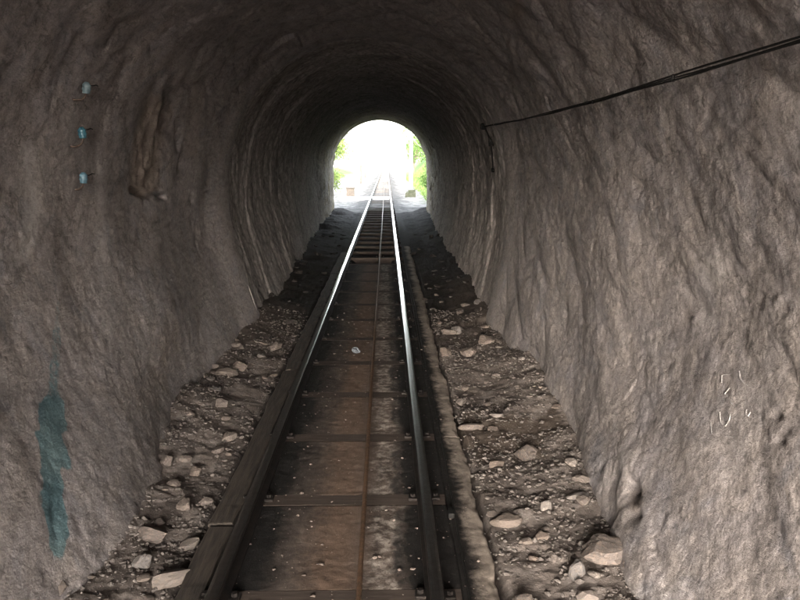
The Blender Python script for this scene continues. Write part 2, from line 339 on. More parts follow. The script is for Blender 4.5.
def build_rock():
    s = np.arange(0, LT + 0.007, 0.0142)
    y = np.concatenate([np.arange(Y_BACK, 2.4, 0.09), np.arange(2.4, 6.5, 0.0135), np.arange(6.5, Y_LIN + 0.12, 0.022)])
    S, Y = np.meshgrid(s, y); S = S.ravel(); Y = Y.ravel()
    x, z, nx, nz = profile(S)
    side = sstep(LW + LA * 0.35, LW + LA * 0.65, S)                 # 0 left .. 1 right
    crown = np.clip(nz, 0, 1)
    # warped domain
    wu = S + 0.10 * fbm(S * 1.7, Y * 1.7, 3, 3); wv = Y + 0.10 * fbm(S * 1.7, Y * 1.7, 33, 3)
    dR = 0.0
    dia_u, dia_v = (wu * 0.95 + wv * 0.3), (-wu * 0.3 + wv * 0.95)
    dR = dR + 0.050 * (lumps(dia_u / 0.30, dia_v / 0.95, 11, 0.6, 0.55) - 0.45)
    dR = dR + 0.015 * (lumps(dia_u / 0.13, dia_v / 0.42, 21, 0.7, 0.6) - 0.45)
    dR = dR + 0.006 * (lumps(wu / 0.055, wv / 0.16, 31, 0.8, 0.6) - 0.45)
    dL = 0.030 * (lumps(wu / 0.45, wv / 1.2, 41, 0.6, 0.55) - 0.45)
    dL = dL + 0.011 * (lumps(wu / 0.17, wv / 0.45, 51, 0.7, 0.6) - 0.45)
    dL = dL + 0.005 * (lumps(wu / 0.065, wv / 0.16, 61, 0.8, 0.6) - 0.45)
    dL = dL + 0.005 * fbm(S * 0.9, Y * 3.0, 71, 3)                  # hanging drapery of dripstone
    dC = 0.09 * (lumps(wu / 0.33, wv / 0.55, 81, 0.8, 0.5) - 0.45) + 0.04 * (lumps(wu / 0.12, wv / 0.22, 91, 0.8, 0.6) - 0.45)
    d = dL * (1 - side) + dR * side
    d = d * (1 - 0.7 * crown) + dC * crown
    d = d + 0.05 * fbm(S * 0.7, Y * 0.45, 101, 2) + 0.0028 * fbm(S * 22, Y * 9, 111, 3) + 0.0048 * (lumps(wu / 0.034, wv / 0.060, 321, 1.0, 0.5) - 0.45) * np.clip(0.6 + 0.9 * fbm(S * 2.5, Y * 1.8, 323, 3), 0.1, 1.6) + 0.0012 * fbm(S * 60, Y * 30, 121, 2)
    out = 0.05 - d                                            # rock lies behind the lining's face
    # blend back to the lining at its ring
    bl_ = sstep(9.2, Y_LIN, Y); out = out * (1 - 0.6 * bl_) - 0.065 * bl_
    lf = np.clip(1 - (z - 0.1) / 1.5, 0, 1.2) ** 1.35
    isL = nx < -0.5; isR = nx > 0.5
    out = np.where(isL, out - left_foot(Y) * lf, out)
    out = np.where(isR, out - right_foot(Y) * np.clip(1 - (z - 0.1) / 1.2, 0, 1.2) ** 1.5, out)
    V = np.stack([x + nx * out, Y, z + nz * out], -1)
    px, py = project(V); vis = Y > 2.2; L = vis & (px < 330); Rr = vis & (px > 470)
    # hollow with a ledge on the left wall
    wobp = fbm(S * 6, Y * 6, 311, 3)
    hol = np.clip(0.8 + 0.5 * wobp, 0, 1.3) * np.exp(-np.maximum(seg_dist(px, py, [(168, 85), (150, 130), (145, 180)]) - 8 + 4 * wobp, 0) ** 2 / 70) * L * sstep(198, 190, py)
    o2 = 0.030 * hol
    o2 = o2 + 0.08 * np.exp(-((seg_dist(px, py, [(134, 190), (141, 193), (150, 195), (158, 193), (165, 197)]) + 1.2 * wobp) / 2.4) ** 2) * L
    o2 = o2 + 0.03 * np.clip(0.5 + wobp, 0, 1.2) * np.exp(-(seg_dist(px, py, [(179, 120), (178, 150), (176, 170)]) / 3.2) ** 2) * L
    o2 = o2 + 0.02 * np.exp(-(seg_dist(px, py, [(168, 95), (165, 130)]) / 5) ** 2) * L
    o2 = o2 + 0.035 * np.clip(0.3 + wobp, 0, 1.2) * np.exp(-(seg_dist(px, py, [(191, 195), (195, 225), (200, 252)]) / 2.4) ** 2) * L
    # little holes and a niche on the right
    for cx, cy, rx, ry, a, ro in [(776, 416, 5, 4, .022, .3), (785, 431, 5, 3, .018, .6), (779, 441, 5, 4, .022, 0), (631, 492, 7, 11, .055, 0),
                                  (634, 516, 6, 6, .03, 0), (515, 354, 3, 5, .12, 0), (788, 168, 7, 4, .006, 0), (636, 186, 12, 7, .03, .4)]:
        o2 = o2 + a * gauss(px, py, cx, cy, rx, ry, ro) * Rr
    o2 = o2 - 0.025 * gauss(px, py, 626, 458, 13, 20) * Rr
    V[:, 0] += nx * o2; V[:, 2] += nz * o2
    # stains with a shape of their own, and painted shade
    ys_ = [285, 310, 350, 395, 404, 430, 460, 476, 510, 545, 566]; xs_ = [59, 58, 56, 53, 52, 52, 54, 54, 55, 58, 58]; hw = [0.5, 3, 4, 6, 11, 13, 13, 11, 11, 9, 3]
    st = [0, .28, .32, .42, .9, 1, 1, .95, .9, .85, .0]
    cx = np.interp(py, ys_, xs_); h = np.interp(py, ys_, hw) * (1 + 0.35 * fbm(S * 9, Y * 9, 313, 3)); sg = np.interp(py, ys_, st, left=0, right=0)
    blue = sg * sstep(1.25, 0.75, np.abs(px - cx) / h) * L
    ochre = np.exp(-np.maximum(seg_dist(px, py, [(160, 110), (148, 145), (145, 185)]) - 9, 0) ** 2 / 40) * L
    ochre = np.maximum(ochre, 0.6 * np.exp(-(seg_dist(px, py, [(198, 90), (192, 150)]) / 12) ** 2) * L)
    ochre = np.maximum(ochre, 0.5 * np.exp(-(seg_dist(px, py, [(172, 330), (150, 400)]) / 16) ** 2) * L)
    ochre = np.maximum(ochre, gauss(px, py, 516, 12, 9, 13) * Rr)
    ochre = np.maximum(ochre, 0.8 * gauss(px, py, 634, 500, 9, 14) * Rr)
    pale = 0.8 * np.exp(-(seg_dist(px, py, [(28, 150), (34, 210), (22, 260)]) / 10) ** 2) * L
    pale = np.maximum(pale, 0.6 * np.exp(-(seg_dist(px, py, [(100, 170), (102, 260), (108, 330)]) / 9) ** 2) * L)
    pale = np.maximum(pale, 0.5 * gauss(px, py, 628, 455, 14, 18) * Rr)
    pale = np.maximum(pale, 0.55 * gauss(px, py, 710, 270, 26, 30) * Rr)
    shade_tint = np.clip(0.20 * (1 - side) * (0.75 + 0.35 * fbm(S * 0.8, Y * 0.8, 131, 3)) + 0.15 * crown, 0, 1)  # left wall and crown toned darker, as if less lit
    for cx_, cy_ in ((776, 416), (785, 431), (779, 441), (629, 487), (632, 496)): shade_tint = np.maximum(shade_tint, gauss(px, py, cx_, cy_, 5, 4) * Rr)  # shade inside the small holes and niche painted on
    shade_tint = np.maximum(shade_tint, 0.9 * np.exp(-((seg_dist(px, py, [(170, 90), (166, 128), (178, 150), (177, 178)]) + 3 * wobp) / 3.5) ** 2) * L)  # shadow lines of the hollow's cracks painted on
    me = np_mesh('tunnel_rock', V, grid_faces(len(y), len(s)), True, dict(blue=blue, ochre=ochre, pale=pale, shade_tint=shade_tint))
    o = link('tunnel_rock', me, M_rock)
    return tag(o, 'rough bare grey brown rock walls and roof of the near tunnel', 'tunnel wall', kind='structure')
rock = build_rock()

def build_lining():
    s = np.arange(0, LT + 0.01, 0.026)
    y = np.concatenate([np.arange(Y_LIN, 16, 0.032), np.arange(16, Y_END + 0.05, 0.062)])
    S, Y = np.meshgrid(s, y); S = S.ravel(); Y = Y.ravel(); x, z, nx, nz = profile(S)
    # arch rings: each cast a few centimetres wider or narrower than the last
    edges = [10.15, 10.75, 11.75, 12.25, 14.4, 15.1, 17.3, 18.2, 20.5, 23.6, 32.5]
    offs = [-.022, .010, -.012, .016, -.004, .022, .006, .026, .018, .045]
    st = np.zeros_like(Y); pale = np.zeros_like(Y)
    wy = Y + 0.05 * fbm(S * 1.1, Y * 0.3, 7, 3)
    for k in range(10):
        st = np.where((wy >= edges[k]) & (wy < edges[k + 1]), offs[k], st)
    st = np.where(wy < edges[0], offs[0], st)
    left = sstep(LW + LA * 0.55, LW + LA * 0.2, S); leg = sstep(0, 1.2, S) * left
    for e, a, wd in [(10.72, 0.15, .06), (11.78, .8, .05), (12.27, .95, .05), (14.42, .9, .05), (15.12, .55, .07), (17.32, .6, .07)]:
        pale = np.maximum(pale, a * leg * np.exp(-((wy - e) / wd) ** 2) * (0.65 + 0.5 * fbm(S * 2.2, Y, 17, 2)))
    rightarch = sstep(LW + LA * 0.45, LW + LA * 0.62, S) * sstep(LT - 0.3, LT - 2.4, S)
    pale = np.maximum(pale, 0.75 * rightarch * sstep(10.80, 10.66, wy) * (0.6 + 0.6 * fbm(S * 1.5, Y, 27, 3)))
    wu = S + 0.05 * fbm(S * 2, Y * 2, 3, 3); wv = Y + 0.05 * fbm(S * 2, Y * 2, 5, 3)
    rough = 0.040 * (lumps(wu / 0.36, wv / 0.26, 141, 0.6, 0.5) - 0.45) + 0.026 * (lumps(wu / 0.16, wv / 0.12, 151, 0.7, 0.6) - 0.45)
    rough = rough * (1 + 0.8 * sstep(22.5, 24.5, Y)) + 0.02 * fbm(S * 0.8, Y * 0.8, 161, 3) + 0.006 * fbm(S * 12, Y * 12, 171, 2)
    out = st - rough + 0.0
    lf = np.clip(1 - (z - 0.1) / 1.5, 0, 1.2) ** 1.35
    out = np.where(nx < -0.5, out - left_foot(Y) * lf, out); out = np.where(nx > 0.5, out - right_foot(Y) * np.clip(1 - (z - 0.1) / 1.2, 0, 1.2) ** 1.5, out)
    V = np.stack([x + nx * out, Y, z + nz * out], -1)
    ochre = sstep(23, 29, Y) * 0.9
    # close the ring towards the rock with a short return
    n = len(s); ret = V[:n].copy(); ret[:, 0] += nx[:n] * 0.35; ret[:, 2] += nz[:n] * 0.35; ret[:, 1] += 0.01
    V = np.vstack([ret, V]); pale = np.concatenate([pale[:n] * 0, pale]); ochre = np.concatenate([ochre[:n], ochre])
    me = np_mesh('tunnel_lining', V, grid_faces(len(y) + 1, n), True, dict(pale=np.clip(pale, 0, 1), ochre=ochre))
    return tag(link('tunnel_lining', me, M_lining), 'dark masonry barrel lining of the far half of the tunnel', 'tunnel lining')
lining = build_lining()

# ------------------------------------------------------------------ hill round the bore
def hill_h(x, y):
    return 6.0 + 0.05 * np.abs(x) ** 1.15 + 0.6 * fbm(x * 0.08, y * 0.08, 201, 3)
def build_hill():
    y0, y1 = Y_BACK, Y_END
    xs = np.linspace(-70, 70, 60); ys = np.linspace(y0, y1, 16); X, Yg = np.meshgrid(xs, ys)
    V = np.stack([X.ravel(), Yg.ravel(), hill_h(X.ravel(), Yg.ravel())], -1); Q = grid_faces(16, 60)
    base = len(V); parts = [V]; q = [Q]
    s = np.linspace(0, LT, 60); x, z, nx, nz = profile(s); foot = np.clip(1 - (z - 0.1) / 1.5, 0, 1.2) ** 1.35
    x = x + nx * 0.05
    for yy in (y0, y1):
        inner = np.stack([x, np.full(60, yy), z], -1)
        ob = []
        for xx, zz in zip(x, z):
            dx, dz = xx - XC, zz - 1.0
            if zz <= 1.0: ob.append((-70 if dx < 0 else 70, yy, zz - 1)); continue
            t = 70 / max(abs(dx), 1e-6); tz = 5.6 / max(dz, 1e-6); t = min(t, tz)
            xo = XC + dx * t; ob.append((xo, yy, float(hill_h(np.array([xo]), np.array([yy]))[0]) if tz <= 70 / max(abs(dx), 1e-6) else 1.0 + dz * t))
        parts.append(np.vstack([inner, np.array(ob)]))
        i = np.arange(59) + base; q.append(np.stack([i, i + 1, i + 61, i + 60], -1)); base += 120
        # corner fill: the strip between the fan's outer rim and the hill's top edge
        rim = np.array(ob); top = rim.copy(); top[:, 2] = np.maximum(hill_h(rim[:, 0], rim[:, 1]), rim[:, 2]) + 0.02
        parts.append(np.vstack([rim, top])); i = np.arange(59) + base; q.append(np.stack([i, i + 1, i + 61, i + 60], -1)); base += 120
    for xx in (-70, 70):
        col = np.array([(xx, yy, zz) for yy in ys for zz in (-1.0, float(hill_h(np.array([xx]), np.array([yy]))[0]))])
        parts.append(col); i = np.arange(15) * 2 + base; q.append(np.stack([i, i + 1, i + 3, i + 2], -1)); base += 32
    k = NT('hill_turf_and_stone', 0.95, 0.2); n = k.noise(0.5, 6)
    k.color(k.ramp(n, [(0.35, (0.07, 0.10, 0.035)), (0.6, (0.16, 0.15, 0.09)), (0.75, (0.28, 0.26, 0.22))])); k.bump(k.noise(2, 6), 0.8, 0.1)
    o = link('hill', np_mesh('hill', np.vstack(parts), np.vstack(q), False), k.m)
    tag(o, kind='structure')
build_hill()

# ------------------------------------------------------------------ tunnel floor
RXL, RXR, RTOP = -0.825, 0.236, 0.205           # rails
SLABTOP, SXL, SXR = 0.085, -0.90, 0.57
def floor_h(x, y):
    left = sstep(-1.05, -1.95, x) ** 1.2 * (0.12 + 0.07 * fbm(x * 0.4, y * 0.9, 221, 2))
    right = sstep(0.9, 1.75, x) * (0.13 + 0.10 * fbm(x * 0.4 + 5, y * 0.9, 223, 2))
    mid = sstep(-1.12, -0.98, x) * sstep(0.64, 0.52, x)
    h = 0.045 + left + right + 0.025 * fbm(x * 2.2, y * 2.2, 225, 3) + 0.014 * (lumps(x / 0.15 + 0.2 * vnoise(x * 5, y * 5, 4), y / 0.15, 231, 1.1, 0.35) - 0.45) + 0.006 * (lumps(x / 0.055, y / 0.055, 241, 1.1, 0.4) - 0.45) + 0.004 * fbm(x * 30, y * 30, 251, 2)
    open_ = sstep(16.3, 16.7, y)                                   # beyond the slab: bare ballast between the sleepers
    pit = 0.10 * sstep(16.4, 16.7, y) * sstep(17.9, 17.6, y) * sstep(-0.72, -0.66, x) * sstep(0.13, 0.07, x)
    hm = -0.12 * (1 - open_) + open_ * (0.02 + 0.25 * (h - 0.045)) - pit
    return h * (1 - mid) + hm * mid
def build_floor():
    xs = np.concatenate([np.arange(-2.5, -0.9, 0.0175), np.linspace(-0.9, 0.45, 34), np.arange(0.47, 2.1, 0.0175)])
    ys = np.concatenate([np.arange(Y_BACK - 0.2, 2.9, 0.12), np.arange(2.9, 8.0, 0.0175), np.arange(8, 14, 0.04), np.arange(14, Y_END + 0.4, 0.08)])
    Y, X = np.meshgrid(ys, xs, indexing='ij'); X = X.ravel(); Y = Y.ravel(); Z = floor_h(X, Y)
    V = np.stack([X, Y, Z], -1); px, py = project(V)
    wob = fbm(X * 6, Y * 6, 261, 4)
    wet_and_falloff = sstep(0.30, 0.55, gauss(px, py, 500, 434, 48, 30, 0.2) + 0.28 * wob)
    wet_and_falloff = np.maximum(wet_and_falloff, sstep(0.35, 0.6, gauss(px, py, 548, 424, 30, 15, -0.5) + 0.28 * wob)) * (Y > 2)
    wet_and_falloff = np.maximum(wet_and_falloff, 0.45 * sstep(0.5, 0.9, gauss(px, py, 488, 490, 20, 40, 0.1) + 0.3 * wob) * (Y > 2))
    wet_and_falloff = np.maximum(wet_and_falloff, 0.85 * sstep(6.0, 12.0, Y + 1.2 * wob))  # beyond the damp patches: fading light painted as darker floor
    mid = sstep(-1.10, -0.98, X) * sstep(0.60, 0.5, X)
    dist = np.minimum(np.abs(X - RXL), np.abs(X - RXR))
    black = np.clip(0.95 * sstep(9.0, 16.0, Y + 1.2 * wob) * 1.0 + 0.93 * mid * sstep(30, 22, Y) + 0.8 * np.exp(-((X + 1.03) / 0.10) ** 2) + 0.7 * sstep(8.5, 12, Y) * sstep(31.0, 25, Y) * sstep(0.95, 0.55, dist + 0.2 * wob), 0, 0.95)  # dark track bed, plus light falloff down the tunnel painted black
    me = np_mesh('tunnel_floor', V, grid_faces(len(ys), len(xs)), True, dict(wet_and_falloff=wet_and_falloff, black=black))
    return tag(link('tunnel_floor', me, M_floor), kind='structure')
floor = build_floor()

# ------------------------------------------------------------------ stones lying on the tunnel floor
rng = np.random.default_rng(7); random.seed(5)
def stone_mesh(k, sub=2):
    bm = bmesh.new(); bmesh.ops.create_icosphere(bm, subdivisions=sub, radius=1.0)
    N = rng.normal(size=(11, 3)); N /= np.linalg.norm(N, axis=1)[:, None]; D = rng.uniform(0.45, 0.9, 11)
    for v in bm.verts:
        u = np.array(v.co); dd = N @ u; r = min(1.05, min(D[i] / dd[i] for i in range(11) if dd[i] > 0.05)) if (dd > 0.05).any() else 1.0
        r *= 1 + 0.04 * rng.normal() * 0.6
        v.co = Vector(u * r)
    return bm_mesh('stone', bm, False)
STONES = [stone_mesh(k) for k in range(14)]; FALLOFF_DARK = []
for m_ in STONES: m_.materials.append(M_stone)
FALLOFF_DARK = [m_.copy() for m_ in STONES]
M_falloff_dark = simple('falloff_dark_stone', (0.014, 0.012, 0.011), (0.05, 0.043, 0.038), 12, 0.95, 0.1)  # dark copy for far stones, light falloff put into the colour
for m_ in FALLOFF_DARK: m_.materials.clear(); m_.materials.append(M_falloff_dark)
BIG = [stone_mesh(k * 3, 3) for k in range(5)]
for m_ in BIG: m_.materials.append(M_stone)
def fh(x, y): return float(floor_h(np.array([x]), np.array([y]))[0])
n_stone = 0
def put_stone(x, y, a, b, c, rz, me, sink=0.35, tilt=0.2):
    global n_stone
    o = bpy.data.objects.new('stone', me); COL.objects.link(o); o.parent = floor
    o.location = (x, y, fh(x, y) + c * (1 - 2 * sink)); o.scale = (a, b, c)
    o.rotation_euler = (random.uniform(-tilt, tilt), random.uniform(-tilt, tilt), rz); n_stone += 1
# stones the photograph shows one by one: pixel centre, half width, half depth, half height (m), turn
for px, py, a, b, c, rz in [(603, 545, .135, .16, .075, .3), (505, 518, .10, .10, .05, 0), (573, 462, .06, .05, .035, .4), (556, 402, .05, .06, .03, .2),
                            (497, 463, .085, .028, .03, .45), (545, 505, .055, .05, .04, .8), (585, 500, .06, .045, .035, .2), (620, 500, .05, .05, .05, 0), (540, 535, .05, .05, .03, 0),
                            (575, 570, .08, .06, .05, 1.2), (636, 565, .06, .07, .05, .3), (470, 352, .12, .10, .08, .2), (486, 340, .10, .13, .09, 1.), (458, 330, .10, .09, .07, .4), (446, 352, .08, .09, .06, .5),
                            (462, 402, .06, .05, .04, .1), (497, 415, .07, .03, .03, -.6), (530, 455, .05, .05, .04, .1), (597, 480, .05, .05, .03, .7),
                            (152, 533, .13, .06, .05, -.3), (172, 578, .13, .07, .04, .5), (165, 452, .06, .07, .05, .2), (222, 402, .07, .05, .05, .4), (218, 450, .05, .06, .04, 0), (196, 470, .05, .05, .04, 0),
                            (276, 346, .11, .09, .07, .3), (240, 365, .12, .07, .06, -.4), (228, 435, .07, .06, .05, .9), (205, 500, .05, .04, .04, .4), (185, 505, .06, .05, .05, 1.4), (140, 560, .07, .06, .05, .4), (190, 545, .07, .05, .04, .2)]:
    p = at_z(px, py, 0.08); p = at_z(px, py, fh(p.x, p.y) + c * 0.5)
    put_stone(p.x, p.y, a, b, c, rz, random.choice(BIG), 0.3, 0.15)
placed = 0
while placed < 205:
    left = random.random() < 0.42
    y = 3.0 + 20 * random.random() ** 1.7
    x = random.uniform(-1.98, -1.10) if left else random.uniform(0.60, 1.60)
    sz = random.uniform(0.022, 0.06) * (1 + 0.5 * (random.random() < 0.16)) * (0.85 + 0.05 * min(y, 16))
    put_stone(x, y, sz * random.uniform(.8, 1.35), sz * random.uniform(.7, 1.1), sz * random.uniform(.3, .6), random.uniform(0, 6.3), random.choice(FALLOFF_DARK if y > random.uniform(8, 14) else STONES), 0.36, 0.3); placed += 1
def build_gravel():
    ico = bmesh.new(); bmesh.ops.create_icosphere(ico, subdivisions=1, radius=1.0); ico.verts.ensure_lookup_table()
    B = np.array([v.co[:] for v in ico.verts]); Fc = np.array([[v.index for v in f.verts] for f in ico.faces]); ico.free()
    n = 26000; y = 3.0 + 8.0 * rng.random(n) ** 1.5; x = np.where(rng.random(n) < 0.42, rng.uniform(-2.0, -1.06, n), rng.uniform(0.53, 1.68, n))
    m = fbm(x * 3, y * 3, 271, 3) + 0.5 * rng.normal(size=n) > -0.35; x, y = x[m], y[m]; n = len(x)
    sz = 0.0035 + 0.014 * rng.random(n) ** 3.0; Z = floor_h(x, y)
    th = rng.random(n) * 6.28; J = B[None] * (1 + 0.3 * rng.normal(size=(n, len(B), 1)) * 0.8) * np.stack([rng.uniform(.8, 1.5, n), rng.uniform(.7, 1.1, n), rng.uniform(.4, .8, n)], -1)[:, None, :] * sz[:, None, None]
    c, s_ = np.cos(th)[:, None], np.sin(th)[:, None]
    P = np.stack([J[..., 0] * c - J[..., 1] * s_ + x[:, None], J[..., 0] * s_ + J[..., 1] * c + y[:, None], J[..., 2] + (Z + sz * 0.25)[:, None]], -1)
    Q = (Fc[None] + (np.arange(n) * len(B))[:, None, None]).reshape(-1, 3)
    o = link('gravel', np_mesh('gravel', P.reshape(-1, 3), Q, False), M_grit, floor); tag(o, kind='stuff')
build_gravel()
def build_litter():
    ico = bmesh.new(); bmesh.ops.create_icosphere(ico, subdivisions=1, radius=1.0); ico.verts.ensure_lookup_table()
    B = np.array([v.co[:] for v in ico.verts]); Fc = np.array([[v.index for v in f.verts] for f in ico.faces]); ico.free()
    n = 900; y = 3.2 + 8 * rng.random(n) ** 1.4; x = rng.uniform(-1.03, 0.54, n); sz = 0.0025 + 0.010 * rng.random(n) ** 7
    P = B[None] * sz[:, None, None] * rng.uniform(.6, 1.3, (n, len(B), 1)) * np.array([1.2, 1.0, 0.6]) + np.stack([x, y, np.full(n, 0.082) + sz * 0.3], -1)[:, None, :]
    Q = (Fc[None] + (np.arange(n) * len(B))[:, None, None]).reshape(-1, 3)
    o = link('grit', np_mesh('grit', P.reshape(-1, 3), Q, False), simple('pale_grit', (0.06, 0.047, 0.04), (0.15, 0.12, 0.105), 9, 0.95, 0.1), floor); tag(o, kind='stuff')
build_litter()

# ------------------------------------------------------------------ railway track
track = tag(empty('railway_track', (-0.295, 3.0, 0)), 'narrow railway track with two steel rails running straight out of the tunnel', 'railway track')
TINV = Matrix.Translation((0.295, -3.0, 0))
def part(name, me, mat, parent=track, loc=(0, 0, 0)):
    o = link(name, me, mat, parent); o.location = loc
    return o
def add_track(name, me, mat, world_loc=(0, 0, 0)):
    o = link(name, me, mat, track); o.location = Vector(world_loc) - Vector(track.location); return o
def rail_mesh():
    prof = [(-.048, 0), (.048, 0), (.048, .010), (.012, .022), (.009, .030), (.009, .078), (.030, .088), (.034, .094), (.034, .108), (.029, .1145), (.014, .1165), (-.014, .1165), (-.029, .1145), (-.034, .108), (-.034, .094), (-.030, .088), (-.009, .078), (-.009, .030), (-.012, .022), (-.048, .010)]
    ys = np.concatenate([np.arange(-6, 34, 1.0), np.arange(34, 205, 6.0)]); n = len(prof); P = np.array(prof)
    V = np.zeros((len(ys), n, 3)); V[:, :, 0] = P[None, :, 0] + 0.0015 * np.sin(ys * 1.7)[:, None]; V[:, :, 2] = P[None, :, 1]; V[:, :, 1] = ys[:, None]
    i = np.arange(len(ys) - 1)[:, None] * n + np.arange(n)[None]; j = np.arange(len(ys) - 1)[:, None] * n + (np.arange(n) + 1)[None] % n
    Q = np.stack([i, i + n, j + n, j], -1).reshape(-1, 4); me = np_mesh('rail', V.reshape(-1, 3), Q, False)
    me.materials.append(M_railside); me.materials.append(M_railtop)
    mi = np.tile(np.array([1 if k in (9, 10, 11) else 0 for k in range(n)]), len(ys) - 1); me.polygons.foreach_set('material_index', mi.astype(np.int32)); return me
rm = rail_mesh()
for rx in (RXL, RXR): add_track('rail', rm, None, (rx, 0, SLABTOP + 0.003))
# sleepers
def sleeper_mesh(k, w_=1.26, d=0.15, h=0.14):
    bm = bmesh.new(); box(bm, (0, 0, -h / 2), (w_, d, h), bev=0.002, jit=0.002)
    bmesh.ops.subdivide_edges(bm, edges=[e for e in bm.edges if abs((e.verts[0].co - e.verts[1].co).x) > 0.5], cuts=18)
    for v in bm.verts: v.co += Vector((0, random.uniform(-.003, .003), random.uniform(-.001, .0005)))
    return bm_mesh('sleeper', bm)
SLP = [sleeper_mesh(k) for k in range(4)]
for m_ in SLP: m_.materials.append(M_tie)
SLPG = [m_.copy() for m_ in SLP]
M_grey = simple('bleached_sleeper_timber', (0.06, 0.055, 0.05), (0.12, 0.11, 0.10), 3, 0.9, bump=0.5, dist=0.01, stretch=(1.5, 14, 14))
for m_ in SLPG: m_.materials.clear(); m_.materials.append(M_grey)
clip_bm = bmesh.new(); box(clip_bm, (0, 0, 0.012), (0.055, 0.07, 0.018), bev=0.004)
r_ = bmesh.ops.create_cone(clip_bm, cap_ends=True, segments=6, radius1=0.017, radius2=0.016, depth=0.02); [setattr(v, 'co', v.co + Vector((0, 0, 0.03))) for v in r_['verts']]
CLIP = bm_mesh('rail_clip', clip_bm); CLIP.materials.append(M_railside)
SY = [4.66 + 1.13 * k for k in range(-8, 132)]
for k, y in enumerate(SY):
    o = add_track('sleeper', (SLP if y < 33 else SLPG)[k % 4], None, (-0.26, y, SLABTOP - 0.0045 if y < 17 else SLABTOP - 0.004))
    if 2 < y < 26:
        for rx in (RXL, RXR):
            for sd_ in (-1, 1):
                c = link('rail_clip', CLIP, None, o); c.location = (rx + sd_ * 0.073 + 0.26, random.uniform(-.01, .01), 0.002)
# concrete infill between the sleepers
def slab_piece(name, xa, xb, half, yc, nx_, ny_, ragged):
    xs = np.linspace(xa, xb, nx_); ys = np.linspace(-half, half, ny_); Y, X = np.meshgrid(ys, xs, indexing='ij')
    t = (X - xa) / (xb - xa); yy = Y + yc; Xw = X
    Z = 0.0025 * fbm(X * 3, yy * 3, 283, 3) + 0.0014 * fbm(X * 30, yy * 30, 285, 3) - 0.006 - 0.005 * lumps(X / 0.04, yy / 0.04, 287, .8, .8) * sstep(0.25, 0.5, fbm(X * 5, yy * 5, 289, 3))
    if ragged:
        Xw = X + t * (0.018 * fbm(yy * 1.9, yy * 0 + 3, 281, 4) + 0.006 * fbm(yy * 14, yy * 0 + 3, 282, 2))
        Z = Z - 0.012 * sstep(0.88, 1.0, t + 0.06 * fbm(X * 9, yy * 9, 291, 3)) + 0.002 * fbm(X * 12, yy * 8, 293, 3) * t
    else: e_ = sstep(half - 0.06, half - 0.005, np.abs(Y)); Z = Z * (1 - e_) - 0.006 * e_
    V = np.stack([Xw.ravel(), Y.ravel(), Z.ravel()], -1); Q = grid_faces(ny_, nx_)
    def skirt(idx):
        nonlocal V, Q
        lo = V[idx].copy(); lo[:, 2] = -0.2; b = len(V); V = np.vstack([V, lo]); k = np.arange(len(idx) - 1)
        Q = np.vstack([Q, np.stack([idx[k], np.arange(b, b + len(idx) - 1), np.arange(b + 1, b + len(idx)), idx[k + 1]], -1)])
    skirt(np.arange(ny_) * nx_ + nx_ - 1); skirt(np.arange(ny_)[::-1] * nx_); skirt(np.arange(nx_)); skirt(np.arange(nx_)[::-1] + (ny_ - 1) * nx_)
    me = np_mesh(name, V, Q, True); me.materials.append(M_conc); add_track(name, me, None, (0, yc, SLABTOP))
for k, y in enumerate(SY):
    if y < 15.9: slab_piece('concrete_panel', SXL, 0.375, 0.493, y + 0.565, 80, 54, False)
for k in range(7): slab_piece('concrete_edge', 0.379, SXR, 1.693, SY[0] + 1.695 + 3.39 * k, 20, 190, True)
# tarred timbers along the left edge
for k in range(6):
    bm = bmesh.new(); L_ = 3.38; box(bm, (0, 0, 0), (0.15, L_, 0.17), bev=0.014, jit=0.006)
    bmesh.ops.subdivide_edges(bm, edges=[e for e in bm.edges if abs((e.verts[0].co - e.verts[1].co).y) > 1], cuts=70)
    for v in bm.verts:
        e_ = vnoise(np.array([v.co.y * 3.0 + k * 9]), np.array([v.co.x * 20]), 5)[0]; e2 = vnoise(np.array([v.co.y * 14.0 + k * 9]), np.array([v.co.z * 20]), 6)[0]
        v.co += Vector((0.014 * e_ + 0.003 * e2, 0, 0.002 * e2))
    add_track('edge_timber', bm_mesh('edge_timber', bm), M_beam, (-0.977, -2.5 + 3.4 * k + L_ / 2, 0.018))

# ------------------------------------------------------------------ haulage rope and its pulley
ROPX = -0.142
ys = np.concatenate([np.arange(-4, 2.6, 0.3), np.arange(2.6, 9.5, 0.010), np.arange(9.5, 14, 0.03), np.arange(14, 60, 0.6)])
pts = [(ROPX + 0.004 * math.sin(y * 0.6), y, 0.150 + 0.012 * math.cos((y - 17.2) * 0.35)) for y in ys]
tube('haulage_rope', pts, 0.0145, M_rope, n=24, lobes=6, pitch=0.21, lobe_amp=0.28)
tag(bpy.data.objects['haulage_rope'], 'rusty brown twisted steel haulage rope running between the two rails', 'rope')
pul = tag(empty('rope_pulley', (ROPX, 17.2, -0.06)), 'dark iron guide pulley in a pit under the haulage rope', 'pulley')
Mx = Matrix.Rotation(R(90), 4, 'Y') @ Matrix.Translation((0, 0, 0))
wheel = lathe('wheel', [(0.001, -.035), (0.10, -.035), (0.118, -.03), (0.118, -.022), (0.10, -.006), (0.10, .006), (0.118, .022), (0.118, .03), (0.10, .035), (0.001, .035)], M_iron, pul, 24, Mx); wheel.location = (0, 0, 0.10)
for sx in (-1, 1):
    bm = bmesh.new(); box(bm, (sx * 0.075, 0, 0.08), (0.03, 0.30, 0.12), bev=0.006); part('bearing_bracket', bm_mesh('bearing_bracket', bm), M_iron, pul)
bm = bmesh.new(); box(bm, (0, 0, 0.0), (0.34, 0.36, 0.05), bev=0.01); part('base_plate', bm_mesh('base_plate', bm), M_iron, pul)

